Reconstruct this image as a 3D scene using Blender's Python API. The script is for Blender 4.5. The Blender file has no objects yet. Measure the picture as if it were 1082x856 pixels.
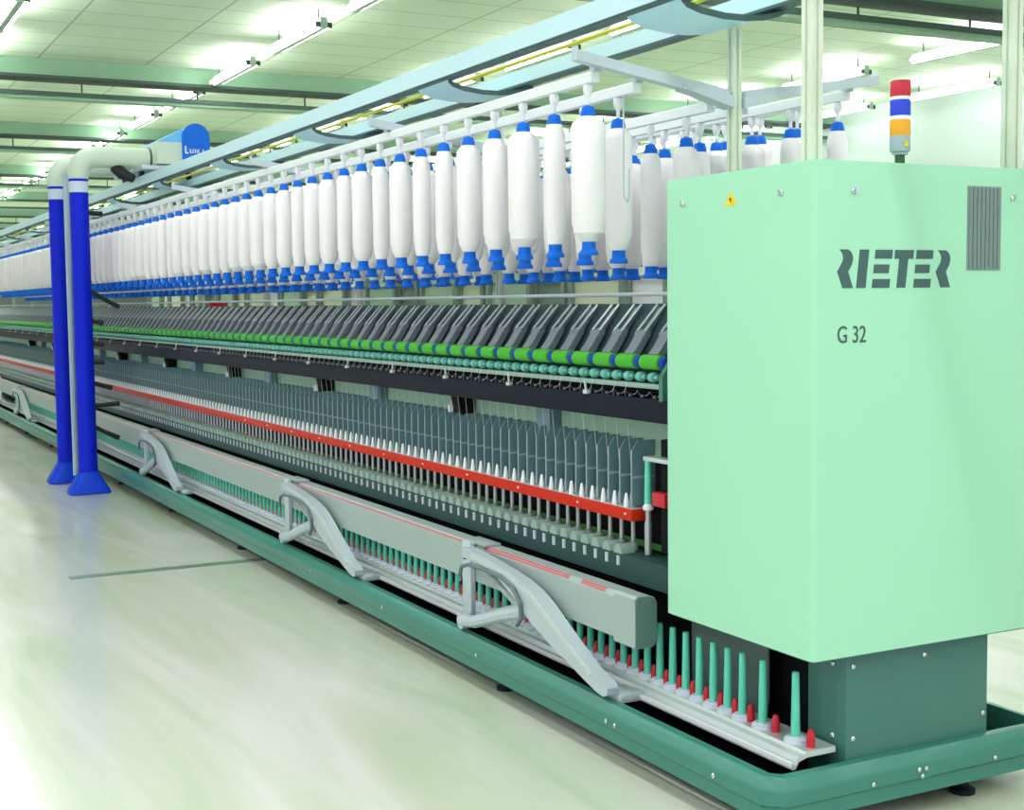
import bpy, bmesh, math, random
from mathutils import Matrix, Vector
random.seed(7)
sc = bpy.context.scene
COL = sc.collection
PI = math.pi

# ------------------------------------------------------------------ materials
def lin(c):
    o = []
    for v in c:
        v /= 255.0
        o.append(v / 12.92 if v <= .04045 else ((v + .055) / 1.055) ** 2.4)
    return (*o, 1)

MATS = {}
def mat(name, rgb=(200, 200, 200), rough=.45, metal=0.0, var=0.0, scale=8.0, emit=0.0, coat=0.0, bump=0.0):
    if name in MATS: return MATS[name]
    m = bpy.data.materials.new(name); m.use_nodes = True
    nt = m.node_tree; b = nt.nodes['Principled BSDF']
    b.inputs['Base Color'].default_value = lin(rgb)
    b.inputs['Roughness'].default_value = rough
    b.inputs['Metallic'].default_value = metal
    b.inputs['Coat Weight'].default_value = coat
    if emit:
        b.inputs['Emission Color'].default_value = lin(rgb)
        b.inputs['Emission Strength'].default_value = emit
    if var or bump:
        tc = nt.nodes.new('ShaderNodeTexCoord')
        nz = nt.nodes.new('ShaderNodeTexNoise'); nz.inputs['Scale'].default_value = scale
        nz.inputs['Detail'].default_value = 4
        nt.links.new(tc.outputs['Object'], nz.inputs['Vector'])
        if var:
            mx = nt.nodes.new('ShaderNodeMix'); mx.data_type = 'RGBA'
            a = [v * (1 - var) for v in lin(rgb)[:3]] + [1]
            c = [min(1, v * (1 + var)) for v in lin(rgb)[:3]] + [1]
            mx.inputs[6].default_value = a; mx.inputs[7].default_value = c
            nt.links.new(nz.outputs['Fac'], mx.inputs[0])
            nt.links.new(mx.outputs[2], b.inputs['Base Color'])
        if bump:
            bp = nt.nodes.new('ShaderNodeBump'); bp.inputs['Strength'].default_value = bump
            bp.inputs['Distance'].default_value = .004
            nt.links.new(nz.outputs['Fac'], bp.inputs['Height'])
            nt.links.new(bp.outputs['Normal'], b.inputs['Normal'])
    MATS[name] = m
    return m

M = dict(
    mint=mat('mint_paint', (164, 226, 190), .42, var=.015, scale=3),
    green=mat('machine_green_paint', (62, 118, 107), .38, var=.05, scale=5),
    rail=mat('base_rail_paint', (57, 129, 112), .3, var=.05, scale=4),
    dkgreen=mat('dark_grey_green_paint', (44, 74, 71), .42, var=.04),
    black=mat('shadow_black_steel', (10, 12, 14), .7),  # black steel; also puts shade into the recesses inside the machine
    ink=mat('dark_blue_black_bar', (17, 26, 36), .5, var=.08, scale=20),
    beam=mat('pale_beige_paint', (160, 178, 172), .4, var=.02),
    endcap=mat('grey_green_cap', (176, 196, 180), .4),
    grey=mat('light_grey_metal', (188, 202, 206), .35, metal=.15, var=.04, scale=14),
    alu=mat('brushed_aluminium', (205, 215, 212), .32, metal=.35, var=.04, scale=30),
    steel=mat('polished_steel', (168, 178, 178), .35, metal=.6),
    white=mat('white_plastic', (236, 240, 242), .4),
    lav=mat('pale_lavender_plastic', (214, 224, 238), .4),
    teal=mat('teal_plastic', (96, 214, 184), .35),
    tealr=mat('teal_roller_metal', (112, 190, 176), .35, metal=.2),
    red=mat('ring_rail_red', (198, 44, 18), .35),
    redpeg=mat('red_plastic', (196, 22, 40), .35),
    stripe=mat('red_stripe', (216, 84, 96), .45),
    sep=mat('separator_grey', (100, 134, 140), .42, var=.04),
    sepedge=mat('separator_edge', (158, 176, 176), .4),
    arm=mat('drafting_arm_grey', (128, 138, 144), .4, metal=.25, var=.06, scale=30),
    armrod=mat('drafting_rod_bright', (190, 200, 200), .3, metal=.4),
    slope=mat('drafting_cover_grey', (54, 72, 76), .45, var=.06, scale=12),
    lime=mat('green_roller_rubber', (74, 178, 48), .4),
    navy=mat('blue_roller_cap', (30, 70, 170), .4),
    belt=mat('green_belt', (52, 120, 40), .5),
    cover=mat('spindle_cover_sage', (142, 170, 158), .38),
    rov=mat('white_roving', (240, 238, 238), .85, var=.02, scale=40, bump=.15),
    blue=mat('bobbin_blue_plastic', (8, 106, 218), .42),
    track=mat('track_mint_paint', (196, 230, 234), .35),
    trackdk=mat('dark_steel_and_shade', (60, 92, 90), .5),  # dark steel; on rails and saddles it paints underside shade
    saddle=mat('saddle_blue_grey', (192, 236, 246), .4),
    yellow=mat('yellow_cable', (214, 214, 40), .5),
    post=mat('post_cream_paint', (214, 226, 204), .4),
    creel=mat('creel_grey_paint', (188, 202, 208), .38),
    hose=mat('royal_blue_hose', (8, 36, 214), .5),
    skirt=mat('bright_blue_skirt', (20, 70, 220), .4),
    duct=mat('pale_duct', (206, 224, 204), .4),
    head=mat('cleaner_blue', (20, 112, 226), .4),
    headlt=mat('cleaner_light_blue', (108, 196, 246), .4),
    rubber=mat('black_rubber', (16, 18, 20), .6),
    letter=mat('lettering_dark_green', (62, 96, 92), .5),
    vent=mat('vent_grey', (134, 156, 150), .5),
    ventdk=mat('vent_slot', (116, 138, 132), .6),
    chrome=mat('chrome', (200, 210, 208), .2, metal=.9),
    signy=mat('sign_yellow', (232, 210, 40), .5),
    signk=mat('sign_black', (30, 30, 20), .5),
    lred=mat('lens_red', (206, 36, 60), .25),
    lblue=mat('lens_blue', (34, 62, 214), .25),
    lamb=mat('lens_amber', (246, 168, 24), .25),
    lgrey=mat('tower_grey', (158, 176, 184), .4),
    lgreen=mat('tower_socket_green', (40, 90, 40), .5),
    beamc=mat('ceiling_beam_mint', (134, 172, 142), .5, var=.03, scale=2),
    traydk=mat('cable_tray_dark', (58, 82, 74), .55),
    lamp=mat('lamp_housing', (176, 200, 180), .5),
    tube=mat('lamp_tube_light', (255, 249, 255), .5, emit=41.0),
    wallm=mat('white_green_wall', (182, 198, 190), .6, var=.015, scale=1.5),
    cream=mat('far_machine_cream', (214, 224, 190), .5, var=.03),
    sage=mat('far_machine_sage', (166, 198, 166), .5, var=.03),
    gpost=mat('far_post_grey', (118, 138, 122), .5),
)

for k in ('hose', 'skirt', 'blue', 'head', 'black', 'ink', 'slope', 'dkgreen', 'red', 'navy', 'lime'):
    MATS[M[k].name].node_tree.nodes['Principled BSDF'].inputs['Specular IOR Level'].default_value = .18

# ceiling: square-set tiles
def ceiling_mat():
    m = bpy.data.materials.new('ceiling_tiles'); m.use_nodes = True
    nt = m.node_tree; b = nt.nodes['Principled BSDF']; b.inputs['Roughness'].default_value = .7
    tc = nt.nodes.new('ShaderNodeTexCoord'); br = nt.nodes.new('ShaderNodeTexBrick')
    mp = nt.nodes.new('ShaderNodeMapping'); mp.inputs['Location'].default_value = (.18, -.16, 0)
    br.offset = 0; br.squash = 1; br.inputs['Scale'].default_value = 1
    br.inputs['Brick Width'].default_value = .61; br.inputs['Row Height'].default_value = 1.185
    br.inputs['Mortar Size'].default_value = .013; br.inputs['Mortar Smooth'].default_value = .3
    br.inputs['Color1'].default_value = lin((212, 230, 202)); br.inputs['Color2'].default_value = lin((208, 227, 199))
    br.inputs['Mortar'].default_value = lin((160, 182, 148))
    nt.links.new(tc.outputs['Object'], mp.inputs[0]); nt.links.new(mp.outputs[0], br.inputs['Vector'])
    nt.links.new(br.outputs['Color'], b.inputs['Base Color'])
    return m

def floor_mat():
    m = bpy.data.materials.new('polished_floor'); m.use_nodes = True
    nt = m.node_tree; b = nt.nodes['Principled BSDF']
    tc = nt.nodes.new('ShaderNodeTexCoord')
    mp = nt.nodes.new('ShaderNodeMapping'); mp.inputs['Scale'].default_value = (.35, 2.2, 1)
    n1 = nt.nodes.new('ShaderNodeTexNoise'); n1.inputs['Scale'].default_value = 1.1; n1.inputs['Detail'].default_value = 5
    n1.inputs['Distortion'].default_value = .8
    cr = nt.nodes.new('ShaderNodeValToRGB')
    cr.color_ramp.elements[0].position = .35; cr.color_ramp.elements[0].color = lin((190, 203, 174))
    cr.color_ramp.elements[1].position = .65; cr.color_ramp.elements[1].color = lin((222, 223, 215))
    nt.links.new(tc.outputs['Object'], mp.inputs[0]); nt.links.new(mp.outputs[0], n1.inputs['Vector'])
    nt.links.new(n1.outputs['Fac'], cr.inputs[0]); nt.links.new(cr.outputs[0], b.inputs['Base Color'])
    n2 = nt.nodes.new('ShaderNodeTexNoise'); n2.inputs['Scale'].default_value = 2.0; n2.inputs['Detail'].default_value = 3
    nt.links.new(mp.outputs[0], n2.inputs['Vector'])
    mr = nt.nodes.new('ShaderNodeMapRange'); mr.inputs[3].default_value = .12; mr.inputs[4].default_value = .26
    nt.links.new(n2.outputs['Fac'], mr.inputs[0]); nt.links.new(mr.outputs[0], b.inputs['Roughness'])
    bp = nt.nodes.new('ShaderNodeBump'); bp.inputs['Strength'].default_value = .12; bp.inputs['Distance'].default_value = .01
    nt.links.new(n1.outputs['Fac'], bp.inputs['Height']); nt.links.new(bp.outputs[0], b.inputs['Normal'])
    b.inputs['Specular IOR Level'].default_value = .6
    return m

# ------------------------------------------------------------------ mesh builder
ORG = {}
class MB:
    def __init__(s): s.v = []; s.f = []; s.sm = []
    def add(s, vs, fs, smooth=False):
        o = len(s.v); s.v += [tuple(p) for p in vs]
        for f in fs: s.f.append([i + o for i in f]); s.sm.append(smooth)
        return s
    def box(s, x0, x1, y0, y1, z0, z1, c=0.0):
        if c <= 0:
            vs = [(x0,y0,z0),(x1,y0,z0),(x1,y1,z0),(x0,y1,z0),(x0,y0,z1),(x1,y0,z1),(x1,y1,z1),(x0,y1,z1)]
            return s.add(vs, [(0,3,2,1),(4,5,6,7),(0,1,5,4),(1,2,6,5),(2,3,7,6),(3,0,4,7)])
        bm = bmesh.new(); bmesh.ops.create_cube(bm, size=1)
        for v in bm.verts:
            v.co = Vector((x0+(v.co.x+.5)*(x1-x0), y0+(v.co.y+.5)*(y1-y0), z0+(v.co.z+.5)*(z1-z0)))
        bmesh.ops.bevel(bm, geom=bm.edges[:], offset=c, segments=2, affect='EDGES', profile=.5)
        bm.verts.index_update()
        s.add([v.co[:] for v in bm.verts], [[v.index for v in f.verts] for f in bm.faces]); bm.free()
        return s
    def prism(s, pts, axis, a, b):
        """pts: 2-D outline; axis 'x' -> (y,z), 'y' -> (x,z), 'z' -> (x,y); extruded from a to b."""
        def P(p, t): return {'x': (t, p[0], p[1]), 'y': (p[0], t, p[1]), 'z': (p[0], p[1], t)}[axis]
        ar = sum(pts[i][0]*pts[(i+1) % len(pts)][1]-pts[(i+1) % len(pts)][0]*pts[i][1] for i in range(len(pts)))
        if (ar < 0) != (axis == 'y'): pts = pts[::-1]
        if a > b: a, b = b, a
        n = len(pts)
        vs = [P(p, a) for p in pts] + [P(p, b) for p in pts]
        fs = [list(range(n))[::-1], list(range(n, 2*n))] + [(i, (i+1) % n, n+(i+1) % n, n+i) for i in range(n)]
        return s.add(vs, fs)
    def lathe(s, prof, cx, cy, cz=0, n=16, axis='z', cap=True):
        """prof: (r, h) list along the axis."""
        vs = []
        for r, h in prof:
            for k in range(n):
                a = 2*PI*k/n; c, d = r*math.cos(a), r*math.sin(a)
                vs.append({'z': (cx+c, cy+d, cz+h), 'x': (cx+h, cy+c, cz+d), 'y': (cx+d, cy+h, cz+c)}[axis])
        fs = []
        for i in range(len(prof)-1):
            for k in range(n):
                fs.append((i*n+k, i*n+(k+1) % n, (i+1)*n+(k+1) % n, (i+1)*n+k))
        s.add(vs, fs, True)
        if cap:
            m = len(prof)-1
            s.add(vs[:n], [list(range(n))[::-1]]); s.add(vs[m*n:], [list(range(n))])
        return s
    def tube(s, pts, r, n=8, cap=True):
        pts = [Vector(p) for p in pts]; R = r if isinstance(r, (list, tuple)) else [r]*len(pts)
        vs = []; up = None
        for i, p in enumerate(pts):
            t = (pts[min(i+1, len(pts)-1)] - pts[max(i-1, 0)]).normalized()
            if up is None:
                up = Vector((0,0,1)) if abs(t.z) < .9 else Vector((1,0,0))
            a = t.cross(up).normalized(); b = a.cross(t).normalized(); up = b
            for k in range(n):
                w = 2*PI*k/n
                vs.append(p + a*math.cos(w)*R[i] + b*math.sin(w)*R[i])
        fs = []
        for i in range(len(pts)-1):
            for k in range(n):
                fs.append((i*n+k, i*n+(k+1) % n, (i+1)*n+(k+1) % n, (i+1)*n+k))
        s.add(vs, fs, True)
        if cap:
            s.add(vs[:n], [list(range(n))[::-1]]); s.add(vs[-n:], [list(range(n))])
        return s
    def sweep(s, path, prof, closed=False):
        """profile (outward offset, z) swept round a plan path with mitred corners; outward = right of travel."""
        n = len(path); rings = []
        for i, p in enumerate(path):
            p = Vector(p)
            def nrm(a, b):
                d = (Vector(b)-Vector(a)).normalized(); return Vector((d.y, -d.x))
            if i == 0: m = nrm(path[0], path[1])
            elif i == n-1: m = nrm(path[-2], path[-1])
            else:
                a, b = nrm(path[i-1], p), nrm(p, path[i+1]); m = (a+b); m = m/(m.dot(a))
            rings.append([(p.x+m.x*o, p.y+m.y*o, z) for o, z in prof])
        k = len(prof); vs = [q for r in rings for q in r]; fs = []
        for i in range(n-1):
            for j in range(k):
                fs.append((i*k+j, (i+1)*k+j, (i+1)*k+(j+1) % k, i*k+(j+1) % k))
        fs.append(list(range(k))); fs.append(list(range((n-1)*k, n*k))[::-1])
        return s.add(vs, fs)
    def mesh(s, name, m, org):
        me = bpy.data.meshes.new(name)
        me.from_pydata([(x-org[0], y-org[1], z-org[2]) for x, y, z in s.v], [], s.f)
        me.polygons.foreach_set('use_smooth', s.sm)
        bm = bmesh.new(); bm.from_mesh(me); bmesh.ops.recalc_face_normals(bm, faces=bm.faces); bm.to_mesh(me); bm.free()
        me.materials.append(m); me.update(); me.set_sharp_from_angle(angle=math.radians(34))
        return me
    def build(s, name, m, parent=None, org=None):
        if org is None:
            xs, ys, zs = zip(*s.v)
            org = ((min(xs)+max(xs))/2, (min(ys)+max(ys))/2, min(zs))
        o = bpy.data.objects.new(name, s.mesh(name, m, org)); COL.objects.link(o)
        place(o, org, parent)
        return o

def place(o, org, parent):
    org = Vector(org)
    if parent is not None:
        o.parent = parent; o.location = org - ORG[parent.name]
    else: o.location = org
    ORG[o.name] = org

def empty(name, org):
    o = bpy.data.objects.new(name, None); COL.objects.link(o); o.empty_display_size = .1
    place(o, org, None); return o

def tag(o, label, cat, group=None, kind=None):
    o['label'] = label; o['category'] = cat
    if group: o['group'] = group
    if kind: o['kind'] = kind
    return o

def struct(o): o['kind'] = 'structure'; return o

def dup(src, org, parent=None):
    """copy of one object (mesh shared) and of its children; moved so that its origin is at org."""
    c = src.copy(); COL.objects.link(c); place(c, org, parent)
    d = Vector(org) - ORG[src.name]
    for ch in src.children:
        dup(ch, ORG[ch.name] + d, c)
    return c

def parts_row(proto, xs, parent, stuff_mb=None):
    """proto already stands at xs[0]; copies of it (with sub-parts) at the other xs."""
    o0 = ORG[proto.name].copy(); x0 = xs[0]
    for x in xs[1:]: dup(proto, (o0.x + x - x0, o0.y, o0.z), parent)

ORD = ['', 'first', 'second', 'third', 'fourth', 'fifth', 'sixth', 'seventh', 'eighth', 'ninth', 'tenth', 'eleventh', 'twelfth',
       'thirteenth', 'fourteenth', 'fifteenth', 'sixteenth', 'seventeenth', 'eighteenth', 'nineteenth']
TENS = {2: 'twent', 3: 'thirt', 4: 'fort', 5: 'fift', 6: 'sixt', 7: 'sevent', 8: 'eight', 9: 'ninet'}
def ordinal(n):
    if n < 20: return ORD[n]
    if n >= 100:
        return {1: 'hundred', 2: 'two hundred'}[n//100] + ('th' if n % 100 == 0 else ' and ' + ordinal(n % 100))
    t = TENS[n//10]
    return t + 'ieth' if n % 10 == 0 else t + 'y-' + ORD[n % 10]

XF = -20.0          # far end of everything that is built of the long machine
YC = 2.65           # centre line of the machine
P = .07             # spindle pitch

# ------------------------------------------------------------------ room
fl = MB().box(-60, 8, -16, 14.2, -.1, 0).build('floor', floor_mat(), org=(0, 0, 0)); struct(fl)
ce = MB().box(-60, 8, -16, 14.2, 4.18, 4.28).build('ceiling', ceiling_mat(), org=(0, 0, 4.18)); struct(ce)
wr = MB().box(-60, 8, 14.0, 14.2, 0, 4.18).build('wall_right', M['wallm']); struct(wr)
wf = MB().box(-60.2, -60, -16, 14.2, 0, 4.18).build('wall_far', M['wallm']); struct(wf)
jt = MB().box(-7.31, -7.23, 1.19, 2.3, 0, .0025).build('trim_1', mat('floor_joint_strip', (112, 138, 122), .35)); struct(jt)

BEAMS = [-9.55, -16.6, -22.3, -28.9, -35.5, -42.0, -48.5]
for i, bx in enumerate(BEAMS):
    b = MB()
    b.box(bx, bx+.28, -16, 14, 3.995, 4.18)
    b = b.build('ceiling_beam', M['beamc']); struct(b)
    MB().box(bx-.03, bx+.31, -16, 14, 3.96, 3.995).build('beam_flange', M['traydk'], b)
    t = empty('cable_tray', (bx, 4, 3.74))
    tag(t, ['dark cable tray hung under the ceiling beam beside the signal light tower',
            'dark cable tray hung under the first ceiling beam short of the blue cleaner head',
            'dark cable tray hung under the second ceiling beam from the lamp cluster',
            'dark cable tray hung under the third ceiling beam down the hall',
            'dark cable tray hung under the fourth ceiling beam down the hall',
            'dark cable tray hung under the fifth ceiling beam down the hall',
            'dark cable tray hung under the last ceiling beam by the end wall'][i], 'cable tray', 'cable trays under the ceiling beams')
    c = MB(); c.box(bx-.02, bx+.3, -16, 14, 3.765, 3.775)
    c.box(bx-.02, bx-.005, -16, 14, 3.775, 3.815); c.box(bx+.285, bx+.3, -16, 14, 3.775, 3.815)
    c.build('tray', M['traydk'], t)
    MB().box(bx+.12, bx+.28, -16, 14, 3.735, 3.765).build('pipe_cover', M['beamc'], t)
    r0 = MB().box(bx-.018, bx-.002, .5-.008, .5+.008, 3.8, 3.968).build('hanger_rod', M['traydk'], t)
    parts = [y for y in [-1.0 + 1.35*k for k in range(11)]]
    o0 = ORG[r0.name].copy()
    for y in parts: dup(r0, (o0.x, y, o0.z), t)

# ceiling lamps
def make_lamp():
    t = empty('ceiling_lamp', (0, 0, 3.94))
    MB().prism([(-.03, 3.965), (.03, 3.965), (.035, 4.0), (.03, 4.07), (-.03, 4.07), (-.035, 4.0)], 'x', -.75, .75).build('housing', M['lamp'], t)
    tb = MB()
    for y in (-.062, .062): tb.lathe([(.016, -.72), (.016, .72)], 0, y, 4.0, n=10, axis='x')
    tb.build('lamp_tube', M['tube'], t)
    rd = MB()
    for x in (-.6, .6): rd.box(x-.006, x+.006, -.006, .006, 4.075, 4.18)
    rd.build('hanger_rod', M['traydk'], t)
    e = MB().box(-.745, -.735, -.08, .08, 3.975, 4.025).box(.735, .745, -.08, .08, 3.975, 4.025).build('end_socket', M['traydk'], t)
    return t
lamp0 = None
ROWS = [(-.8, 'lamp row over the aisle'), (1.8, 'lamp row at the aisle edge'), (4.5, 'lamp row beyond the machine'), (7.2, 'second lamp row beyond the machine'),
        (11.1, 'lamp row short of the white wall'), (13.2, 'lamp row along the white wall')]
nlamp = 0
for y, g in ROWS:
    k = 0
    for j in range(18):
        x = -10.9 - 2.25*j
        if any(bx-1.0 < x < bx+1.2 and False for bx in BEAMS): continue
        if y < 1 and x > -14: continue
        k += 1
        if lamp0 is None:
            lamp0 = make_lamp(); o = lamp0
            d = Vector((x, y, 3.94)); o.location = d; ORG[o.name] = d
            for ch in o.children: ORG[ch.name] = ORG[ch.name] + Vector((x, y, 0))
        else: o = dup(lamp0, (x, y, 3.94))
        tag(o, 'twin-tube ceiling lamp, %s down the hall in the %s' % (ordinal(k), g), 'lamp', g)

# lamps of the hall over and behind the viewpoint (same rows, out of the frame); bare tubes shine down and up
for y in (-6.0, -3.4, -.8, 1.8, 4.5, 7.2, 10.5, 13.2):
    x0, x1 = -9.4, 4.0
    for z, rx, e in ((3.96, 0, 100 if y < 0 else 88), (4.03, PI, 55)):
        L = bpy.data.lights.new('hall_lamp_row', 'AREA'); L.shape = 'RECTANGLE'
        L.size = x1-x0; L.size_y = .14; L.energy = e*(.4 if y > 9 else 1); L.color = (1.0, .93, 1.09)
        o = bpy.data.objects.new('hall_lamp_row', L); COL.objects.link(o); o.location = ((x0+x1)/2, y, z); o.rotation_euler = (rx, 0, 0)

# ------------------------------------------------------------------ the spinning machine
mc = empty('ring_spinning_machine', (-10, YC, 0))
tag(mc, 'long mint and dark green ring spinning machine running down the hall', 'spinning machine')
def part(mb, name, m, parent=mc, org=None): return mb.build(name, M[m] if isinstance(m, str) else m, parent, org)

# base rail: bevelled green rail round the foot of the machine
prof = [(0, .178), (.012, .176), (.036, .152), (.038, .142), (.036, .108), (.028, .1), (.028, .062), (-.015, .062), (-.015, .165), (-.01, .178)]
xe = -2.741; yf = 2.165; yb = 2*YC-yf; c = .03
br = MB().sweep([(XF, yf), (xe-c, yf), (xe, yf+c), (xe, yb-c), (xe-c, yb), (XF, yb)], prof)
rail = part(br, 'base_rail', 'rail')
b0 = None
for x in [-2.95, -3.45, -3.5, -4.4, -5.3, -6.2, -7.1, -8.0]:
    q = MB().lathe([(.008, 0), (.008, -.006), (.004, -.009)], x, yf-.036, .126, n=8, axis='y')
    part(q, 'bolt', 'chrome', rail)
for y, z in [(2.46, .12), (2.62, .133), (2.645, .133), (2.632, .114), (2.9, .12)]:
    part(MB().lathe([(.007, 0), (.007, .006), (.004, .009)], xe+.036, y, z, n=8, axis='x'), 'bolt', 'chrome', rail)
# feet
f0 = part(MB().lathe([(.036, 0), (.036, .012), (.018, .022), (.018, .095)], -4.35, 2.22, 0, n=14), 'levelling_foot', 'ink')
for x in [-6.0, -7.65, -9.3, -10.95, -12.6, -14.25, -15.9, -17.5]: dup(f0, (x, 2.22, 0), mc)
dup(f0, (-2.79, 2.87, 0), mc)
part(MB().box(XF, -2.79, 2.20, 3.10, .088, .1), 'gap_shade_plate', 'black')  # dark sheet stands in for the shade in the tray gap
# black body that stands in for the shade inside the machine
part(MB().box(XF, -2.95, 2.46, 2.84, .1, .64), 'inner_shade_body', 'black')

# pedestal
pd = part(MB().box(-2.905, -2.75, 2.408, 2.92, .1, .476, .004), 'pedestal', 'green')
for y, z in [(2.43, .43), (2.43, .235), (2.68, .43), (2.9, .235)]:
    part(MB().lathe([(.008, 0), (.008, .004), (.004, .007)], -2.75, y, z, n=8, axis='x'), 'bolt', 'chrome', pd)
for z in (.43, .235):
    part(MB().lathe([(.008, 0), (.008, -.004), (.004, -.007)], -2.80, 2.408, z, n=8, axis='y'), 'bolt', 'chrome', pd)

# end cabinet
def rrect(x0, x1, y0, y1, r, n=5):
    pts = []
    for cx, cy, a0 in ((x1-r, y1-r, 0), (x0+r, y1-r, 90), (x0+r, y0+r, 180), (x1-r, y0+r, 270)):
        for k in range(n+1):
            a = math.radians(a0+90*k/n); pts.append((cx+r*math.cos(a), cy+r*math.sin(a)))
    return pts
CX0, CX1, CY0, CY1, CZ0, CZ1 = -3.357, -2.697, 2.25, 3.054, .4755, 1.742
cab = part(MB().prism(rrect(CX0, CX1, CY0, CY1, .012), 'z', CZ0, CZ1), 'end_cabinet', 'mint')
part(MB().box(CX0+.01, CX1-.01, CY0+.01, CY1-.01, CZ0-.006, CZ0), 'bottom_flange', 'green', cab)
def onface(polys, name, m, t=.0016):
    q = MB()
    for p in polys: q.prism(p, 'x', CX1-.0002, CX1+t)
    return part(q, name, m, cab)
def smooth_r(dx):
    # the R: a swept head over a straight slanted leg
    out = [(.007, .097), (.034, .097), (.043, .092), (.049, .083), (.0505, .072), (.047, .060), (.040, .049), (.0345, .0415),
           (.0505, 0), (.0175, 0), (0, .0415), (.0095, .055), (.016, .064), (.0195, .073), (.019, .081), (.016, .088)]
    return [(2.3225+dx+a, 1.4235+b) for a, b in out]
LET = [smooth_r(0),
       [(2.396, 1.5205), (2.426, 1.5205), (2.4145, 1.4235), (2.3845, 1.4235)],
       [(2.448, 1.5205), (2.505, 1.5205), (2.5025, 1.498), (2.4455, 1.498)], [(2.4435, 1.483), (2.494, 1.483), (2.4915, 1.461), (2.441, 1.461)],
       [(2.439, 1.446), (2.4965, 1.446), (2.494, 1.4235), (2.436, 1.4235)],
       [(2.514, 1.5205), (2.577, 1.5205), (2.5745, 1.498), (2.5575, 1.498), (2.5485, 1.4235), (2.519, 1.4235), (2.528, 1.498), (2.5115, 1.498)],
       [(2.588, 1.5205), (2.645, 1.5205), (2.6425, 1.498), (2.5855, 1.498)], [(2.5835, 1.483), (2.633, 1.483), (2.6305, 1.461), (2.581, 1.461)],
       [(2.579, 1.446), (2.6365, 1.446), (2.634, 1.4235), (2.5765, 1.4235)],
       smooth_r(.3315)]
onface(LET, 'lettering', 'letter')
ft = bpy.data.curves.new('model_lettering', 'FONT'); ft.body = 'G 32'; ft.size = .0615; ft.extrude = .0008
fo = bpy.data.objects.new('font_source', ft)
fm = bpy.data.meshes.new_from_object(fo); bpy.data.objects.remove(fo)
fm.materials.clear(); fm.materials.append(M['letter'])
fo = bpy.data.objects.new('model_lettering', fm); COL.objects.link(fo)
fo.rotation_euler = (PI/2, 0, PI/2); fo.scale = (.78, 1, 1)
place(fo, (CX1+.001, 2.3225, 1.2855), cab)
vg = part(MB().box(CX1-.004, CX1+.002, 2.764, 2.886, 1.468, 1.691), 'vent_grille', 'vent', cab)
sl = MB()
for k in range(8): sl.box(CX1+.002, CX1+.005, 2.768+k*.0148, 2.7765+k*.0148, 1.472, 1.687)
q = sl; q.build('vent_grille_bars', M['ventdk'], cab)
for y, z in ((2.374, 1.667), (2.93, 1.663)):
    part(MB().lathe([(.009, 0), (.009, .003), (.006, .007)], CX1, y, z, n=14, axis='x').box(CX1+.006, CX1+.012, y-.002, y+.002, z-.008, z+.008), 'lock', 'chrome', cab)
for x, z in ((-3.266, 1.669), (-2.826, 1.668)):
    part(MB().lathe([(.009, 0), (.009, -.003), (.006, -.007)], x, CY0, z, n=14, axis='y').box(x-.002, x+.002, CY0-.012, CY0-.006, z-.008, z+.008), 'lock', 'chrome', cab)
ws = part(MB().prism([(-3.071, 1.651), (-3.013, 1.651), (-3.042, 1.689)], 'y', CY0-.0016, CY0), 'warning_sign', 'signy', cab)
part(MB().prism([(-3.046, 1.674), (-3.036, 1.668), (-3.0415, 1.666), (-3.037, 1.656), (-3.0475, 1.668), (-3.042, 1.669)], 'y', CY0-.0024, CY0-.0016), 'warning_symbol', 'signk', cab)

# signal light tower on the cabinet
sg = empty('signal_light', (-3.0, 2.81, CZ1)); sg.parent = mc; sg.location = Vector((-3.0, 2.81, CZ1)) - ORG[mc.name]
def tier(name, m, z0, z1, r=.029): part(MB().lathe([(r*.97, z0), (r, z0+.004), (r, z1-.004), (r*.97, z1)], -3.0, 2.81, 0, n=24), name, m, sg)
tier('socket', 'lgreen', CZ1, 1.803, .014); tier('foot_ring', 'lgrey', 1.803, 1.812, .022)
tier('tower_base', 'lgrey', 1.812, 1.856); tier('amber_lens', 'lamb', 1.856, 1.901); tier('lens_ring', 'white', 1.901, 1.912)
tier('blue_lens', 'lblue', 1.912, 1.957); tier('lens_ring', 'white', 1.957, 1.966); tier('red_lens', 'lred', 1.966, 2.011)
part(MB().box(-2.9715, -2.97, 2.80, 2.815, 1.825, 1.84), 'tower_tag', 'signy', sg)

# posts rising from the machine
def post(x, y, z0, z1, w=.019):
    pts = [(x-w, y-w), (x-.005, y-w), (x-.005, y-w+.006), (x+.005, y-w+.006), (x+.005, y-w), (x+w, y-w),
           (x+w, y-.005), (x+w-.006, y-.005), (x+w-.006, y+.005), (x+w, y+.005), (x+w, y+w), (x-w, y+w)]
    return part(MB().prism(pts, 'z', z0, z1), 'post', 'post')
post(-2.77, 2.30, CZ1, 3.6); post(-2.77, 3.00, CZ1, 3.6)
SUP = [-3.565 - 1.632*k for k in range(11)]
for x in SUP: post(x, YC, 1.387, 2.244, .0165)

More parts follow.
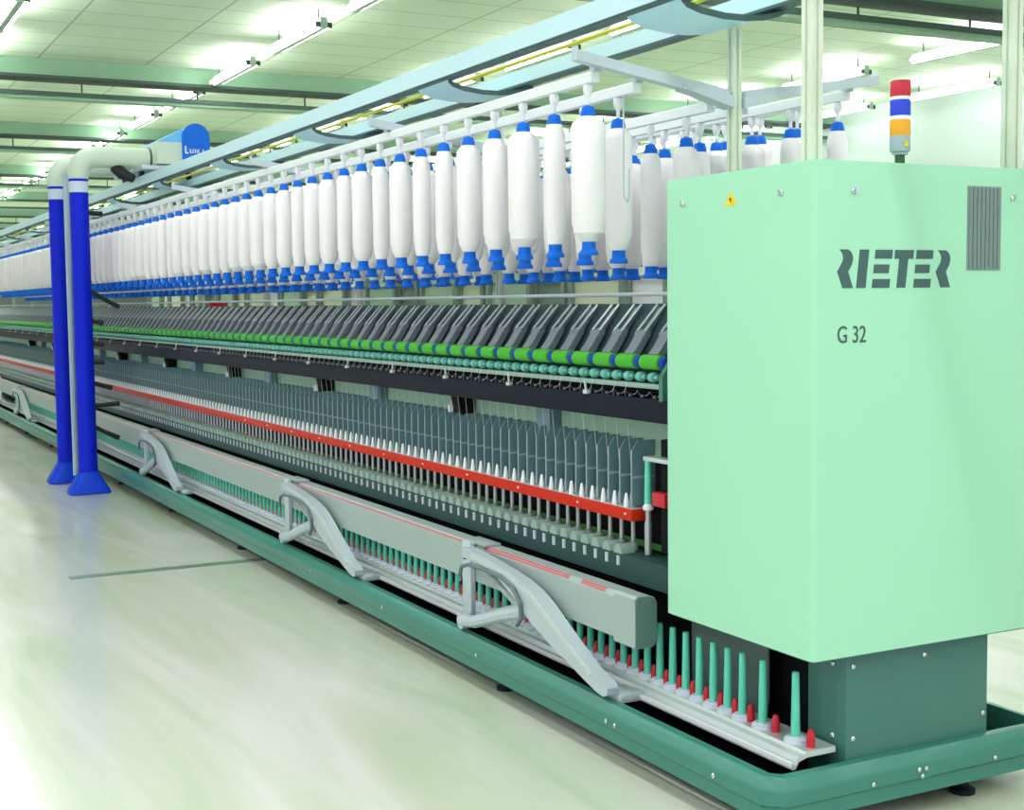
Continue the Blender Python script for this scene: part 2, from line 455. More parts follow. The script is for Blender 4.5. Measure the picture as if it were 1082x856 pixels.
# peg tray in front
tr = part(MB().prism([(2.25, .172), (2.25, .188), (2.256, .188), (2.262, .180), (2.27, .204), (2.29, .206), (2.296, .214), (2.395, .214), (2.395, .198), (2.30, .198), (2.272, .19), (2.262, .172)], 'x', XF, -2.775), 'peg_tray', 'alu')
part(MB().box(XF, -2.777, 2.2475, 2.2545, .178, .1905), 'tray_lip', 'white', tr)
tubes_x = [-2.858, -2.999] + [-3.0905 - P*k for k in range(208)]
YP = 2.328
def split_row(make, xs, name, m, n=100):
    """the n nearest are parts of their own, the rest is one part of kind stuff"""
    xs = sorted(xs, reverse=True)
    src = part(make(MB(), xs[0]), name, m)
    for x in xs[1:n]: dup(src, ORG[src.name] + Vector((x-xs[0], 0, 0)), mc)
    if len(xs) > n:
        q = MB()
        for x in xs[n:]: make(q, x)
        r = part(q, name, m); r['kind'] = 'stuff'
    return src
split_row(lambda b, x: b.lathe([(.031, .214), (.031, .223), (.024, .226), (.024, .229), (.013, .2302)], x, YP, 0, n=14), tubes_x, 'peg_disc', 'lav')
red_x = [-2.80, -2.947] + [-3.0575 - P*k for k in range(208)]
split_row(lambda b, x: b.lathe([(.012, .214), (.012, .235), (.0105, .25), (.006, .262)], x, YP+.004, 0, n=10), red_x, 'red_peg', 'redpeg')

# grey guard plate with a rounded corner behind the first tubes
pl = [(-3.45, .52), (-3.45, .17), (-3.23, .15), (-3.16, .152), (-3.115, .17), (-3.085, .205), (-3.075, .26), (-3.075, .52)]
gp = part(MB().prism(pl, 'y', 2.405, 2.411), 'guard_plate', mat('guard_plate_grey', (92, 112, 106), .45))
part(MB().prism([(-3.22, .185), (-3.165, .185), (-3.1925, .235)], 'y', 2.403, 2.405), 'warning_sign', 'signy', gp)

# doffing beam with its scissor arms
XJ = [-4.56, -6.69, -9.91, -13.13, -16.35]
bmq = MB().prism([(2.2, .362), (2.2, .488), (2.212, .503), (2.266, .503), (2.272, .497), (2.272, .362)], 'x', XF, -3.555)
db = part(bmq, 'doffing_beam', 'beam')
part(MB().prism([(2.197, .352), (2.197, .500), (2.206, .508), (2.248, .508), (2.266, .502), (2.276, .486), (2.277, .372), (2.270, .356), (2.258, .348), (2.202, .348)], 'x', -3.57, -3.449), 'end_cap', 'beam', db)
part(MB().prism([(2.1995, .354), (2.1995, .499), (2.208, .506), (2.247, .506), (2.264, .5), (2.274, .485), (2.275, .373), (2.268, .358), (2.257, .35), (2.204, .35)], 'x', -3.449, -3.4455), 'end_plate', mat('end_plate_green', (92, 124, 116), .4), db)
for y, z in ((2.212, .493), (2.258, .493)): part(MB().lathe([(.004, 0), (.003, .004)], -3.4455, y, z, n=8, axis='x'), 'screw', 'chrome', db)
e = [XF] + sorted(XJ) + [-3.62]
for i in range(len(e)-1):
    a, b = e[i]+.06, e[i+1]-.07
    if i == len(e)-2:
        for u, v in ((a+.02, -3.86), (-3.78, -3.63)):
            part(MB().prism([(2.2028, .4925), (2.2058, .4963), (2.2044, .4975), (2.2014, .4937)], 'x', u, v)
                 .prism([(2.2085, .4996), (2.2115, .5034), (2.2101, .5046), (2.2071, .5008)], 'x', u, v), 'red_stripe', 'stripe', db)
    else:
        part(MB().prism([(2.2028, .4925), (2.2058, .4963), (2.2044, .4975), (2.2014, .4937)], 'x', a, b), 'red_stripe', 'stripe', db)
AUP = [(-4.53, .499), (-4.438, .497), (-4.272, .483), (-4.16, .470), (-4.06, .456), (-3.977, .436), (-3.896, .404), (-3.805, .356), (-3.704, .306), (-3.61, .262), (-3.555, .243), (-3.525, .236)]
ALO = [(-3.508, .222), (-3.512, .200), (-3.535, .191), (-3.575, .197), (-3.65, .217), (-3.756, .250), (-3.861, .279), (-3.983, .32), (-4.062, .356), (-4.137, .396), (-4.239, .433), (-4.364, .455), (-4.53, .464)]
def arm_group(x):
    d = x - XJ[0]
    sh = lambda L: [(a+d, b) for a, b in L]
    a = part(MB().prism(sh(AUP+ALO), 'y', 2.135, 2.175), 'scissor_arm', 'grey')
    part(MB().prism(sh([(-4.45, .488), (-4.16, .457), (-3.99, .424), (-3.84, .357), (-3.6, .247), (-3.61, .237), (-3.85, .343), (-4.0, .408), (-4.17, .443), (-4.45, .474)]), 'y', 2.131, 2.135), 'arm_rib', 'alu', a)
    part(MB().lathe([(.024, 0), (.024, -.03)], -3.552+d, 2.18, .214, n=14, axis='y'), 'pivot', 'grey', a)
    part(MB().lathe([(.011, 0), (.011, -.034)], -3.552+d, 2.18, .214, n=10, axis='y'), 'pivot_pin', 'ink', a)
    part(MB().box(-3.60+d, -3.50+d, 2.176, 2.256, .17, .20, .005), 'pivot_shoe', 'grey', a)
    p = part(MB().box(-4.62+d, -4.55+d, 2.178, 2.2, .2, .51, .004), 'joint_bracket', 'grey')
    part(MB().box(-4.64+d, -4.46+d, 2.195, 2.262, .503, .513, .002), 'joint_cap', 'beam', p)
    part(MB().lathe([(.02, 0), (.02, -.026)], -4.51+d, 2.2, .452, n=12, axis='y'), 'joint_pin', 'grey', p)
    part(MB().box(-4.605+d, -4.585+d, 2.176, 2.178, .44, .47), 'joint_slot', 'ink', p)
    l = part(MB().tube([(-4.57+d, 2.15, .215), (-4.45+d, 2.15, .236), (-4.2+d, 2.15, .315), (-4.06+d, 2.15, .352)], [.021, .024, .027, .027], 10), 'link_rod', 'grey')
    part(MB().tube([(-4.46+d, 2.165, .452), (-4.14+d, 2.165, .352)], .012, 8), 'stay_rod', 'beam', l)
    part(MB().lathe([(.03, 0), (.03, -.035)], -4.565+d, 2.175, .215, n=12, axis='y'), 'link_pin', 'grey', l)
    cb = [(-4.525, .375), (-4.53, .40), (-4.515, .43), (-4.46, .447), (-4.33, .450), (-4.2, .447), (-4.11, .425), (-4.055, .38), (-4.05, .33), (-4.08, .30)]
    part(MB().tube([(u+d, 2.126, w) for i, (u, w) in enumerate(cb)], .0075, 7), 'cable', mat('grey_cable', (92, 112, 112), .5), a)
for x in XJ: arm_group(x)

# spindle rail and spindles
part(MB().box(XF, -3.2, 2.29, 2.42, .514, .597, .003), 'spindle_rail', 'dkgreen')
sx = [-4.4569 + P*(11 + 3) - P*k for k in range(224)]
sx = [x for x in sx if x < -3.62 and x > XF]
def mk_sp(b, x): return b.lathe([(.017, .60), (.017, .625), (.0075, .63), (.0075, .742), (.0135, .744), (.0125, .775), (.004, .80)], x, 2.345, 0, n=10)
def mk_tp(b, x): return b.lathe([(.0092, .7436), (.0092, .756), (.0045, .784), (.002, .788)], x, 2.319, 0, n=9)
def mk_cv(b, x): return b.prism([(x+.024*math.cos(a)-.002, .597+.03*math.sin(a)) for a in [PI*k/7 for k in range(8)]], 'y', 2.286, 2.335)
def mk_bk(b, x): return b.box(x-.0065, x+.0065, 2.2845, 2.29, .559, .589)
xs = sorted(sx, reverse=True)
sp0 = part(mk_sp(MB(), xs[0]), 'spindle', 'steel')
part(mk_cv(MB(), xs[0]), 'spindle_cover', 'cover', sp0)
part(mk_bk(MB(), xs[0]), 'brake_lever', 'creel', sp0)
part(mk_tp(MB(), xs[0]), 'spindle_tip', 'white', sp0)
for x in xs[1:100]: dup(sp0, ORG[sp0.name] + Vector((x-xs[0], 0, 0)), mc)
for mk, nm, mt in ((mk_sp, 'spindle', 'steel'), (mk_cv, 'spindle_cover', 'cover'), (mk_bk, 'brake_lever', 'creel'), (mk_tp, 'spindle_tip', 'white')):
    q = MB()
    for x in xs[100:]: mk(q, x)
    part(q, nm, mt)['kind'] = 'stuff'
part(MB().box(XF, -3.4, 2.372, 2.376, .612, .632), 'drive_belt', 'belt')
part(MB().box(XF, -3.36, 2.42, 2.46, .597, 1.16), 'recess_shade_wall', 'black')  # black sheet painted for the shade behind spindles and rollers
# ring rail
rr = part(MB().box(XF, -3.635, 2.305, 2.385, .703, .741, .002), 'ring_rail', 'red')
part(MB().box(XF, -3.637, 2.309, 2.383, .7405, .7435), 'ring_plate', 'alu', rr)
s0 = None
for x in [-3.67, -3.97, -4.40, -4.83, -5.26, -5.69, -6.12, -6.55, -6.98, -7.41, -7.84]:
    part(MB().lathe([(.004, 0), (.003, -.004)], x, 2.305, .724, n=8, axis='y'), 'screw', 'white', rr)
# separators
def mk_sep(b, x): return b.prism([(2.318, .75), (2.318, .925), (2.338, .957), (2.405, .957), (2.405, .75)], 'x', x-.0015, x+.0015)
def mk_sed(b, x): return b.box(x-.0022, x+.0022, 2.3155, 2.3185, .75, .926).box(x+.0015, x+.0025, 2.32, 2.40, .837, .845)
spx = [x + P/2 for x in xs if x + P/2 < -3.58]
se0 = part(mk_sep(MB(), spx[0]), 'separator', 'sep'); part(mk_sed(MB(), spx[0]), 'separator_edge', 'sepedge', se0)
for x in spx[1:100]: dup(se0, ORG[se0.name] + Vector((x-spx[0], 0, 0)), mc)
for mk, nm, mt in ((mk_sep, 'separator', 'sep'), (mk_sed, 'separator_edge', 'sepedge')):
    q = MB()
    for x in spx[100:]: mk(q, x)
    part(q, nm, mt)['kind'] = 'stuff'
# pale panel behind the separators, brackets, dark bar
part(MB().box(XF, -3.4, 2.41, 2.42, .9, 1.06), 'rear_panel', mat('pale_panel_green', (150, 190, 166), .5, var=.05, scale=3))
k0 = part(MB().prism([(2.33, 1.025), (2.345, .955), (2.385, .93), (2.40, .93), (2.40, 1.03)], 'x', -5.03, -4.96), 'bracket', 'black')
part(MB().box(-5.055, -5.043, 2.33, 2.345, .955, .985), 'bracket_clip', 'white', k0)
for k in range(1, 8): dup(k0, ORG[k0.name] + Vector((-1.632*k, 0, 0)), mc)
k1 = part(MB().box(-4.36, -4.26, 2.36, 2.41, .93, 1.03), 'panel_shade_block', 'sep')  # grey block stands in for shading on the rear panel
for k in range(1, 8): dup(k1, ORG[k1.name] + Vector((-1.632*k, 0, 0)), mc)
part(MB().box(XF, -3.3, 2.30, 2.335, 1.026, 1.096, .003), 'guide_bar', 'ink')
part(MB().box(XF, -3.3, 2.335, 2.42, 1.08, 1.092), 'guide_shelf', 'ink')
def mk_tg(b, x): return b.tube([(x, 2.335, 1.096), (x, 2.32, 1.112), (x+.012, 2.31, 1.118), (x+.014, 2.302, 1.11), (x+.004, 2.298, 1.106)], .0014, 5).lathe([(.006, 1.094), (.006, 1.104)], x, 2.335, 0, n=7)
xr = [xs[0] + P*k for k in (3, 2, 1)] + xs
split_row(mk_tg, xr, 'thread_guide', 'arm')
st0 = part(MB().tube([(-3.90, 2.30, 1.10), (-3.955, 2.325, 1.14)], .004, 6).box(-3.91, -3.885, 2.292, 2.306, 1.094, 1.106), 'stay_wire', 'alu')
for k in range(1, 26): dup(st0, ORG[st0.name] + Vector((-.555*k, 0, 0)), mc)
# drafting zone
part(MB().box(XF, -3.4, 2.318, 2.36, 1.126, 1.141, .002), 'roller_beam', 'cover')
def mk_br(b, x): return b.lathe([(.008, -.03), (.008, -.024), (.0155, -.022), (.0155, .002), (.008, .004), (.008, .02)], x, 2.338, 1.160, n=12, axis='x')
split_row(mk_br, xr, 'bottom_roller', 'tealr')
ax = [-3.99 + .42 - .14*k for k in range(118)]
ax = [x for x in ax if x < -3.5 and x > XF]
def mk_arm(b, x):
    w = .026
    b.prism([(2.352, 1.212), (2.372, 1.226), (2.402, 1.272), (2.416, 1.298), (2.406, 1.306), (2.388, 1.292), (2.362, 1.252), (2.345, 1.232)], 'x', x-w, x+w)
    b.prism([(2.395, 1.285), (2.41, 1.285), (2.48, 1.372), (2.468, 1.376)], 'x', x-.012, x+.012)
    return b.lathe([(.012, -.03), (.012, .03)], x, 2.398, 1.29, n=10, axis='x')
def mk_rods(b, x):
    for s in (-.022, .022): b.tube([(x+s, 2.392, 1.30), (x+s, 2.470, 1.384)], .0045, 6)
    return b
def mk_rol(b, x): return b.lathe([(.006, -.052), (.0235, -.050), (.0235, .050), (.006, .052)], x, 2.347, 1.206, n=16, axis='x')
def mk_cap(b, x): return b.lathe([(.016, .052), (.020, .054), (.020, .074), (.012, .078)], x, 2.347, 1.206, n=14, axis='x')
a0 = part(mk_arm(MB(), ax[0]), 'drafting_arm', 'arm')
part(mk_rods(MB(), ax[0]), 'arm_rod', 'armrod', a0); part(mk_rol(MB(), ax[0]), 'top_roller', 'lime', a0); part(mk_cap(MB(), ax[0]), 'roller_cap', 'navy', a0)
for x in ax[1:100]: dup(a0, ORG[a0.name] + Vector((x-ax[0], 0, 0)), mc)
if len(ax) > 100:
    for mk, nm, mt in ((mk_arm, 'drafting_arm', 'arm'), (mk_rods, 'arm_rod', 'armrod'), (mk_rol, 'top_roller', 'lime'), (mk_cap, 'roller_cap', 'navy')):
        q = MB()
        for x in ax[100:]: mk(q, x)
        part(q, nm, mt)['kind'] = 'stuff'
part(MB().prism([(2.375, 1.165), (2.365, 1.19), (2.485, 1.386), (2.815, 1.386), (2.935, 1.19), (2.925, 1.165)], 'x', XF, -3.36), 'drafting_cover', 'slope')
# end gear box and end plate beside the cabinet
gb = part(MB().box(-3.53, -3.357, 2.345, 2.5, .62, .97, .004), 'gear_box', 'black')
part(MB().box(-3.535, -3.465, 2.315, 2.345, .765, .81, .005), 'red_switch', 'redpeg', gb)
part(MB().box(-3.56, -3.40, 2.30, 2.345, .905, .918, .002), 'bracket_bar', 'alu', gb)
part(MB().prism([(2.30, 1.09), (2.30, 1.17), (2.36, 1.25), (2.45, 1.33), (2.5, 1.33), (2.5, 1.09)], 'x', -3.47, -3.45), 'end_plate', 'green')
part(MB().lathe([(.012, .60), (.012, .70), (.009, .71), (.009, .742)], -3.6, 2.345, 0, n=12), 'end_spindle', 'steel')
# opposite side, low parts only
part(MB().box(XF, -3.2, 2.88, 3.01, .514, .597, .003), 'spindle_rail', 'dkgreen')
part(MB().box(XF, -3.575, 2.915, 2.995, .703, .741, .002), 'ring_rail', 'red')
part(MB().box(XF, -3.36, 2.84, 2.88, .597, 1.16), 'recess_shade_wall', 'black')  # painted recess shade mirrored on this side

# creel: rails, V-shaped arms, hangers
part(MB().tube([(XF, 2.50, 1.418), (-3.38, 2.50, 1.418)], .007, 8), 'guide_rod', 'grey')
CROWS = [2.163, 2.31, 2.585, 2*YC-2.585, 2*YC-2.31, 2*YC-2.163]
DROP = [-.157*(.487-abs(y-YC)) for y in CROWS]
for y, dz in zip(CROWS, DROP):
    part(MB().prism([(y-.014, 2.055+dz), (y+.014, 2.055+dz), (y+.014, 2.083+dz), (y+.009, 2.088+dz), (y-.009, 2.088+dz), (y-.014, 2.083+dz)], 'x', XF, -3.60), 'creel_rail', mat('creel_rail_white', (232, 240, 240), .35))
for i, x in enumerate(SUP):
    for s in (-1, 1):
        y0, y1 = YC+s*.03, YC+s*.575
        za, zb = 2.03, 2.118
        v = part(MB().prism([(y0, za-.02), (y0, za+.022), (y1, zb+.016), (y1+s*.004, zb+.03), (y1+s*.006, zb-.012), (YC+s*.2, za+.014)], 'x', x-.018, x+.018), 'creel_arm', 'creel')
        part(MB().prism([(YC+s*.02, za-.035), (YC+s*.02, za+.002), (YC+s*.2, za+.03), (YC+s*.2, za+.012)], 'x', x-.03, x+.03), 'arm_gusset', 'creel', v)
        for yr in (YC+s*(YC-2.163), YC+s*(YC-2.31)):
            dz = -.157*(.487-abs(yr-YC))
            part(MB().box(x-.05, x-.02, yr-.012, yr+.012, 2.083+dz, 2.105+dz), 'rail_clip', 'grey', v)
ROW_A = [-3.646 - .21*k for k in range(70)]
ROW_B = [-3.71 - .21*k for k in range(70)]
ROW_C = [-3.735 - .21*k for k in range(70)]
ROWX = [ROW_A, ROW_B, ROW_C, [x+.1 for x in ROW_C[1:]], ROW_B, ROW_A]
hx = sorted([(x, r) for r in range(6) for x in ROWX[r]], reverse=True)
def mk_hg(b, x, r): return b.lathe([(a, h+DROP[r]) for a, h in ((.006, 1.992), (.006, 2.014), (.013, 2.024), (.0155, 2.04), (.013, 2.052), (.007, 2.056))], x, CROWS[r], 0, n=12)
h0 = None
front = [h for h in hx if h[1] < 2]; back = [h for h in hx if h[1] >= 2]
near = front[:76] + back[:24]; rest = front[76:] + back[24:]
for x, r in near:
    if h0 is None: h0 = part(mk_hg(MB(), x, r), 'bobbin_hanger', 'white'); h0r = r
    else: dup(h0, (x, CROWS[r], ORG[h0.name].z - DROP[h0r] + DROP[r]), mc)
q = MB()
for x, r in rest: mk_hg(q, x, r)
part(q, 'bobbin_hanger', 'white')['kind'] = 'stuff'
part(MB().tube([(-3.655, 2.31, 2.03), (-3.63, 2.28, 2.02), (-3.63, 2.28, 1.72), (-3.61, 2.28, 1.70), (-3.60, 2.28, 1.72), (-3.60, 2.28, 1.80)], .0028, 6), 'wire_hook', 'grey')
# fine yarns from the rollers to the spindles
yq = MB()
for x in xs[:70]:
    yq.tube([(x+.01, 2.318, 1.145), (x, 2.315, 1.11), (x, 2.345, .80)], .0006, 4, False)
part(yq, 'yarn', mat('white_yarn', (220, 228, 224), .8))['kind'] = 'stuff'

# ------------------------------------------------------------------ roving bobbins: each one a thing
def body(b, r, x=0, y=0, dz=0): return b.lathe([(.020, 1.578), (.025, 1.580), (r*.88, 1.606), (r*.9, 1.622), (r, 1.634), (r, 1.922), (r*.93, 1.937), (.025, 1.957), (.020, 1.958)], x, y, dz, n=20)
def cap(b, x=0, y=0, dz=0): return b.lathe([(.0235, 1.955), (.0235, 1.968), (.018, 1.986), (.008, 1.990), (.004, 1.9915)], x, y, dz, n=16)
def base(b, x=0, y=0, dz=0): return b.lathe([(.029, 1.538), (.029, 1.547), (.0245, 1.554), (.022, 1.557), (.021, 1.582)], x, y, dz, n=16)
def make_bobbin(r):
    o = body(MB(), r).build('roving_bobbin', M['rov'], None, (0, 0, 1.538))
    cap(MB()).build('tube_cap', M['blue'], o)
    base(MB()).build('tube_base', M['blue'], o)
    return o
kinds = {}
def bobbin(r, x, y, dz):
    if r not in kinds:
        o = make_bobbin(r); kinds[r] = o
        d = Vector((x, y, 1.538+dz)); o.location = d
        for ch in o.children: ORG[ch.name] = ORG[ch.name] + Vector((x, y, dz))
        ORG[o.name] = d
        return o
    return dup(kinds[r], (x, y, 1.538+dz))
F_, M_, T_ = .053, .044, .0345
pat1 = [F_, T_, F_, M_, M_, T_, T_, M_, T_, M_, T_, M_, M_, T_, M_, M_]
random.seed(11)
names = ['front creel row', 'second creel row', 'third creel row', 'fourth creel row', 'fifth creel row', 'far creel row']
size = {F_: 'full thick', M_: 'medium thick', T_: 'half-spent slim'}
far_body, far_ends = MB(), MB()
for r in range(6):
    for i, x in enumerate(ROWX[r]):
        if r == 0: k = pat1[i] if i < len(pat1) else random.choice([M_, M_, T_, F_])
        elif r in (2, 3): k = random.choice([M_, M_, T_])
        else: k = random.choice([F_, M_, M_, T_])
        if (r, i) == (1, 0): k = M_
        if r >= 2 and i >= 40:
            body(far_body, k, x, CROWS[r], DROP[r]); cap(far_ends, x, CROWS[r], DROP[r]); base(far_ends, x, CROWS[r], DROP[r]); continue
        o = bobbin(k, x, CROWS[r], DROP[r])
        tag(o, '%s white roving bobbin, %s from the mint cabinet in the %s' % (size[k], ordinal(i+1), names[r]),
            'bobbin', 'roving bobbins hanging in the %s' % names[r])
o = far_body.build('roving_bobbin', M['rov']); far_ends.build('tube_end', M['blue'], o)
tag(o, 'white roving bobbins at the far end of the inner creel rows', 'bobbin', kind='stuff')

# ------------------------------------------------------------------ teal tubes standing on the pegs
tb0 = None
random.seed(3)
for i, x in enumerate(sorted(tubes_x, reverse=True)):
    if tb0 is None:
        o = tb0 = MB().lathe([(.0125, .2305), (.0125, .25), (.0098, .398), (.0088, .403)], x, YP, 0, n=14).build('spinning_tube', M['teal'], None, (x, YP, .2305))
    else: o = dup(tb0, (x, YP, .2305))
    lab = 'lone teal tube on its own disc beside the dark green pedestal' if i == 0 else 'teal tube on the peg tray, %s from the dark green pedestal' % ordinal(i+1)
    tag(o, lab, 'tube', 'teal tubes standing on the peg tray')
o = dup(tb0, (-3.6, 2.345, .762)); tag(o, 'short teal tube standing at the end of the red ring rail by the cabinet', 'tube'); o.scale = (1, 1, .8)
part(MB().lathe([(.016, .742), (.018, .75), (.012, .762)], -3.6, 2.345, 0, n=12), 'tube_holder', 'white')

# ------------------------------------------------------------------ overhead cleaner track
ct = empty('cleaner_track', (-10, 2.5, 2.26))
tag(ct, 'pale mint overhead twin rail track running above the bobbins along the machine', 'rail track')
part(MB().box(XF-6, 1.0, 2.325, 2.362, 2.294, 2.362), 'track_rail', 'track', ct)
part(MB().box(XF-6, 1.0, 2.332, 2.375, 2.284, 2.294), 'rail_shade_flange', 'trackdk', ct)  # underside shadow put into the dark flange colour
part(MB().box(XF-6, 1.0, 2.68, 2.716, 2.288, 2.345), 'track_rail', 'track', ct)
part(MB().box(XF-6, 1.0, 2.672, 2.725, 2.279, 2.288), 'rail_shade_flange', 'trackdk', ct)  # same painted underside shadow on the second rail
part(MB().tube([(XF-6, 2.43, 2.287), (1.0, 2.43, 2.287)], .0075, 8), 'power_cable', 'yellow', ct)
arcs = [(2.35, 2.284), (2.37, 2.268), (2.42, 2.254), (2.50, 2.245), (2.58, 2.245), (2.65, 2.252), (2.70, 2.266), (2.73, 2.279)]
for i, x in enumerate([-3.42 - 1.632*k for k in range(-1, 11)]):
    s = part(MB().prism(arcs + [(a, b+.006) for a, b in arcs[::-1]], 'x', x-.30, x), 'saddle', 'saddle', ct)
    part(MB().prism([(a, b-.010) for a, b in arcs] + [(a, b+.007) for a, b in arcs[::-1]], 'x', x, x+.012), 'saddle_shade_edge', 'trackdk', s)  # dark strip painted for the shading under the saddle

# ------------------------------------------------------------------ travelling cleaner
tc = empty('travelling_cleaner', (-10.7, 2.5, 0))
tag(tc, 'travelling cleaner with two royal blue hoses and blue round-topped head on the track', 'machine cleaner')
for x, y in ((-10.55, 1.89), (-11.3, 1.86)):
    h = part(MB().lathe([(.07, .15), (.068, .3), (.068, 2.235)], x, y, 0, n=24), 'hose', 'hose', tc)
    part(MB().lathe([(.071, 2.235), (.071, 2.315)], x, y, 0, n=24), 'hose_collar', mat('hose_collar_grey', (206, 220, 236), .4), h)
    part(MB().lathe([(.0705, 2.315), (.0705, 2.335)], x, y, 0, n=24), 'collar_ring', 'hose', h)
    q = MB(); b0 = [(x-.07, y-.07), (x+.07, y-.07), (x+.07, y+.07), (x-.07, y+.07)]
    sk = []
    for (hx_, hy_, z) in ((.07, .07, .165), (.085, .095, .12), (.105, .145, .03), (.108, .152, .006)):
        sk.append([(a, b_, z) for a, b_ in rrect(x-hx_, x+hx_, y-hy_, y+hy_, min(.05, hx_*.6))])
    n = len(sk[0]); vs = [p for r in sk for p in r]; fs = [(i*n+k, i*n+(k+1) % n, (i+1)*n+(k+1) % n, (i+1)*n+k) for i in range(3) for k in range(n)]
    fs += [list(range(n)), list(range(3*n, 4*n))[::-1]]
    q.add(vs, fs); part(q, 'floor_nozzle', 'skirt', h)
    # elbow and duct
    pts = [(x, y, 2.335)]; R = .13
    for k in range(9):
        a = PI/2*k/8; pts.append((x, y+R-R*math.cos(a), 2.37+R*math.sin(a)))
    pts += [(x, 2.40, 2.50), (x, 2.435, 2.50)]
    d = part(MB().tube(pts, [.071] + [.078]*9 + [.079, .079], 20), 'air_duct', 'duct', tc)
    part(MB().lathe([(.083, 2.405), (.083, 2.42)], x, 0, 2.50, n=20, axis='y'), 'duct_ring', 'trackdk', d)
part(MB().tube([(-10.9, 1.86, .1), (-10.9, 1.86, 2.4)], .022, 10), 'support_pole', mat('pole_light_blue', (176, 204, 214), .4), tc)
XB0, XB1 = -11.55, -10.36
arch = [(2.72+.1*math.cos(PI*k/14), 2.652+.1*math.sin(PI*k/14)) for k in range(15)]
part(MB().prism([(2.435, 2.45), (2.62, 2.45), (2.62, 2.612), (2.435, 2.612)], 'x', XB0, XB1), 'blower_body', 'duct', tc)
part(MB().prism([(2.435, 2.612), (2.62, 2.612), (2.62, 2.715)], 'x', XB0, XB1), 'blower_hood', 'headlt', tc)
part(MB().prism([(2.62, 2.44), (2.82, 2.44)] + arch, 'x', XB0, XB1), 'blower_casing', 'headlt', tc)
fp = part(MB().prism([(2.617, 2.44), (2.823, 2.44)] + [(2.72+.103*math.cos(PI*k/14), 2.652+.103*math.sin(PI*k/14)) for k in range(15)], 'x', XB1, -10.34), 'front_panel', 'head', tc)
lt = MB()
for y0, y1, z0, z1 in ((2.622, 2.632, 2.475, 2.53), (2.632, 2.648, 2.475, 2.484), (2.658, 2.665, 2.48, 2.51), (2.665, 2.678, 2.48, 2.487), (2.678, 2.685, 2.48, 2.51),
                       (2.695, 2.702, 2.48, 2.51), (2.709, 2.715, 2.48, 2.505), (2.722, 2.729, 2.48, 2.51), (2.74, 2.762, 2.48, 2.487), (2.756, 2.763, 2.48, 2.51)):
    lt.box(-10.34, -10.338, y0+.012, y1+.012, z0+.055, z1+.055)
part(lt, 'panel_lettering', 'white', fp)
part(MB().box(-11.3, -10.3, 2.30, 2.85, 2.40, 2.43, .004).box(-11.2, -10.4, 2.42, 2.62, 2.372, 2.40).box(-11.5, -10.45, 2.45, 2.80, 2.43, 2.45), 'carriage', 'grey', tc)
for x in (-11.1, -10.5):
    for y in (2.343, 2.698): part(MB().lathe([(.035, -.015), (.035, .015)], x, y, 2.399 if y < 2.5 else 2.382, n=16, axis='y'), 'wheel', 'rubber', tc)
part(MB().tube([(-10.55, 2.16, 2.43), (-10.5, 2.2, 2.38), (-10.45, 2.27, 2.34)], [.045, .045, .03], 10), 'suction_bend', 'rubber', tc)
for z, ln, dz in ((2.09, .09, -.01), (1.52, .19, -.13), (1.30, .07, -.03), (1.13, .07, -.02), (.98, .07, .0), (.83, .12, -.045), (.655, .17, .012), (.505, .16, -.10)):
    part(MB().tube([(-10.53, 1.93, z), (-10.53, 1.93+ln*.55, z+dz*.5), (-10.53, 1.93+ln+.03, z+dz)], [.017, .016, .019], 8), 'side_nozzle', 'rubber', tc)

# ------------------------------------------------------------------ machines seen through the gap beyond the creel
def far_unit(x, y, kind):
    t = empty('winding_unit', (x, y, 0))
    def pt(mb, n, m): return mb.build(n, M[m] if isinstance(m, str) else m, t)
    pt(MB().box(x-.62, x+.62, y, y+.5, 0, 1.22, .01), 'unit_body', 'cream' if kind != 1 else 'sage')
    pt(MB().box(x-.6, x+.05, y-.02, y+.45, 1.22, 2.0, .01), 'unit_panel', 'sage' if kind != 1 else 'cream')
    pt(MB().box(x+.1, x+.52, y+.02, y+.4, 1.22, 1.8, .01), 'side_box', 'cream' if kind == 0 else ('white' if kind == 1 else 'gpost'))
    for dx in (-.62, .07, .6): pt(MB().box(x+dx-.025, x+dx+.025, y-.05, y, 0, 2.1), 'unit_post', 'gpost')
    pt(MB().tube([(x-.62, y-.03, 1.55), (x+.62, y-.03, 1.55)], .012, 6), 'cross_rod', 'gpost')
    return t
U = ['nearest the mint cabinet', 'second from the mint cabinet', 'third from the mint cabinet', 'fourth from the mint cabinet', 'fifth from the mint cabinet', 'sixth from the mint cabinet',
     'seventh from the mint cabinet', 'eighth from the mint cabinet', 'ninth from the mint cabinet', 'tenth from the mint cabinet', 'eleventh from the mint cabinet', 'twelfth from the mint cabinet']
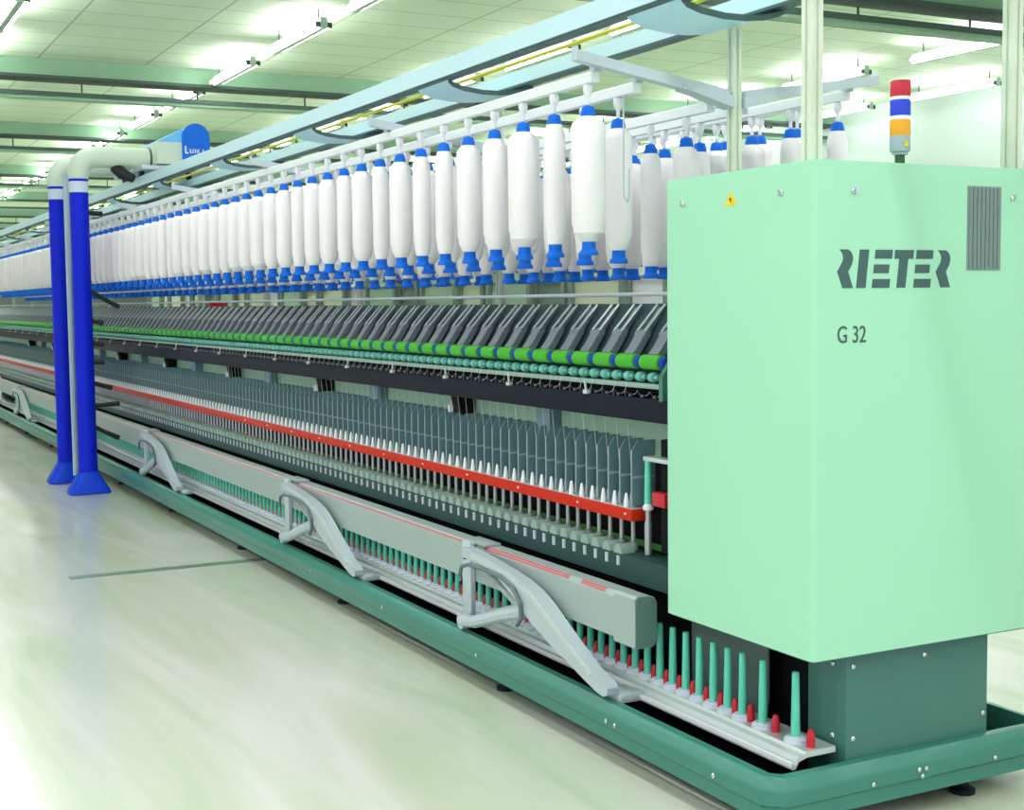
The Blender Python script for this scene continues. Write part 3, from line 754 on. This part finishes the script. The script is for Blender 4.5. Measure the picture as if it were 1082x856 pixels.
for i in range(12):
    t = far_unit(-6.6 - 1.32*i, 4.95, (0, 1, 2, 0, 2, 1, 0, 1, 0, 2, 1, 0)[i])
    tag(t, 'pale winding unit seen through the gap under the bobbins, %s' % U[i], 'machine unit', 'winding units beyond the creel')
BX = -16.3
rb = empty('waste_bin', (BX, 4.5, 0))
tag(rb, 'red waste bin on a stand seen through the gap under the bobbins', 'bin')
MB().lathe([(.10, 1.25), (.115, 1.42), (.122, 1.43), (.115, 1.44)], BX, 4.5, 0, n=18).build('bin_body', M['redpeg'], rb)
MB().lathe([(.15, 0), (.15, .03), (.03, .05), (.03, 1.25)], BX, 4.5, 0, n=14).build('bin_stand', M['gpost'], rb)

# ------------------------------------------------------------------ world, camera
w = bpy.data.worlds.new('hall_ambient_fill'); sc.world = w; w.use_nodes = True  # even ambient fill added through the open sides, no daylight source
w.node_tree.nodes['Background'].inputs[0].default_value = (1.0, .93, 1.10, 1)
w.node_tree.nodes['Background'].inputs[1].default_value = 1.15

yaw, pit, rol, fpx = 4.78533726e-01, -7.53798607e-02, -1.13463521e-02, 1451.92681
F = Vector((-math.cos(yaw)*math.cos(pit), math.sin(yaw)*math.cos(pit), math.sin(pit)))
S = F.cross(Vector((0, 0, 1))).normalized(); Uv = S.cross(F)
S2 = S*math.cos(rol) + Uv*math.sin(rol); U2 = -S*math.sin(rol) + Uv*math.cos(rol)
cam = bpy.data.cameras.new('camera'); co = bpy.data.objects.new('camera', cam); COL.objects.link(co)
mw = Matrix(((S2.x, U2.x, -F.x, 0), (S2.y, U2.y, -F.y, 0), (S2.z, U2.z, -F.z, 1.4), (0, 0, 0, 1)))
co.matrix_world = mw
cam.sensor_width = 36; cam.sensor_fit = 'HORIZONTAL'; cam.lens = fpx/1082*36; cam.clip_end = 200; cam.clip_start = .05
sc.camera = co
vs = sc.view_settings
sc.display_settings.display_device = 'sRGB'
vs.view_transform = 'Standard'; vs.look = 'None'; vs.gamma = 1; vs.use_curve_mapping = False
vs.exposure = 0.13
sc.cycles.use_denoising = True
sc.cycles.max_bounces = 8
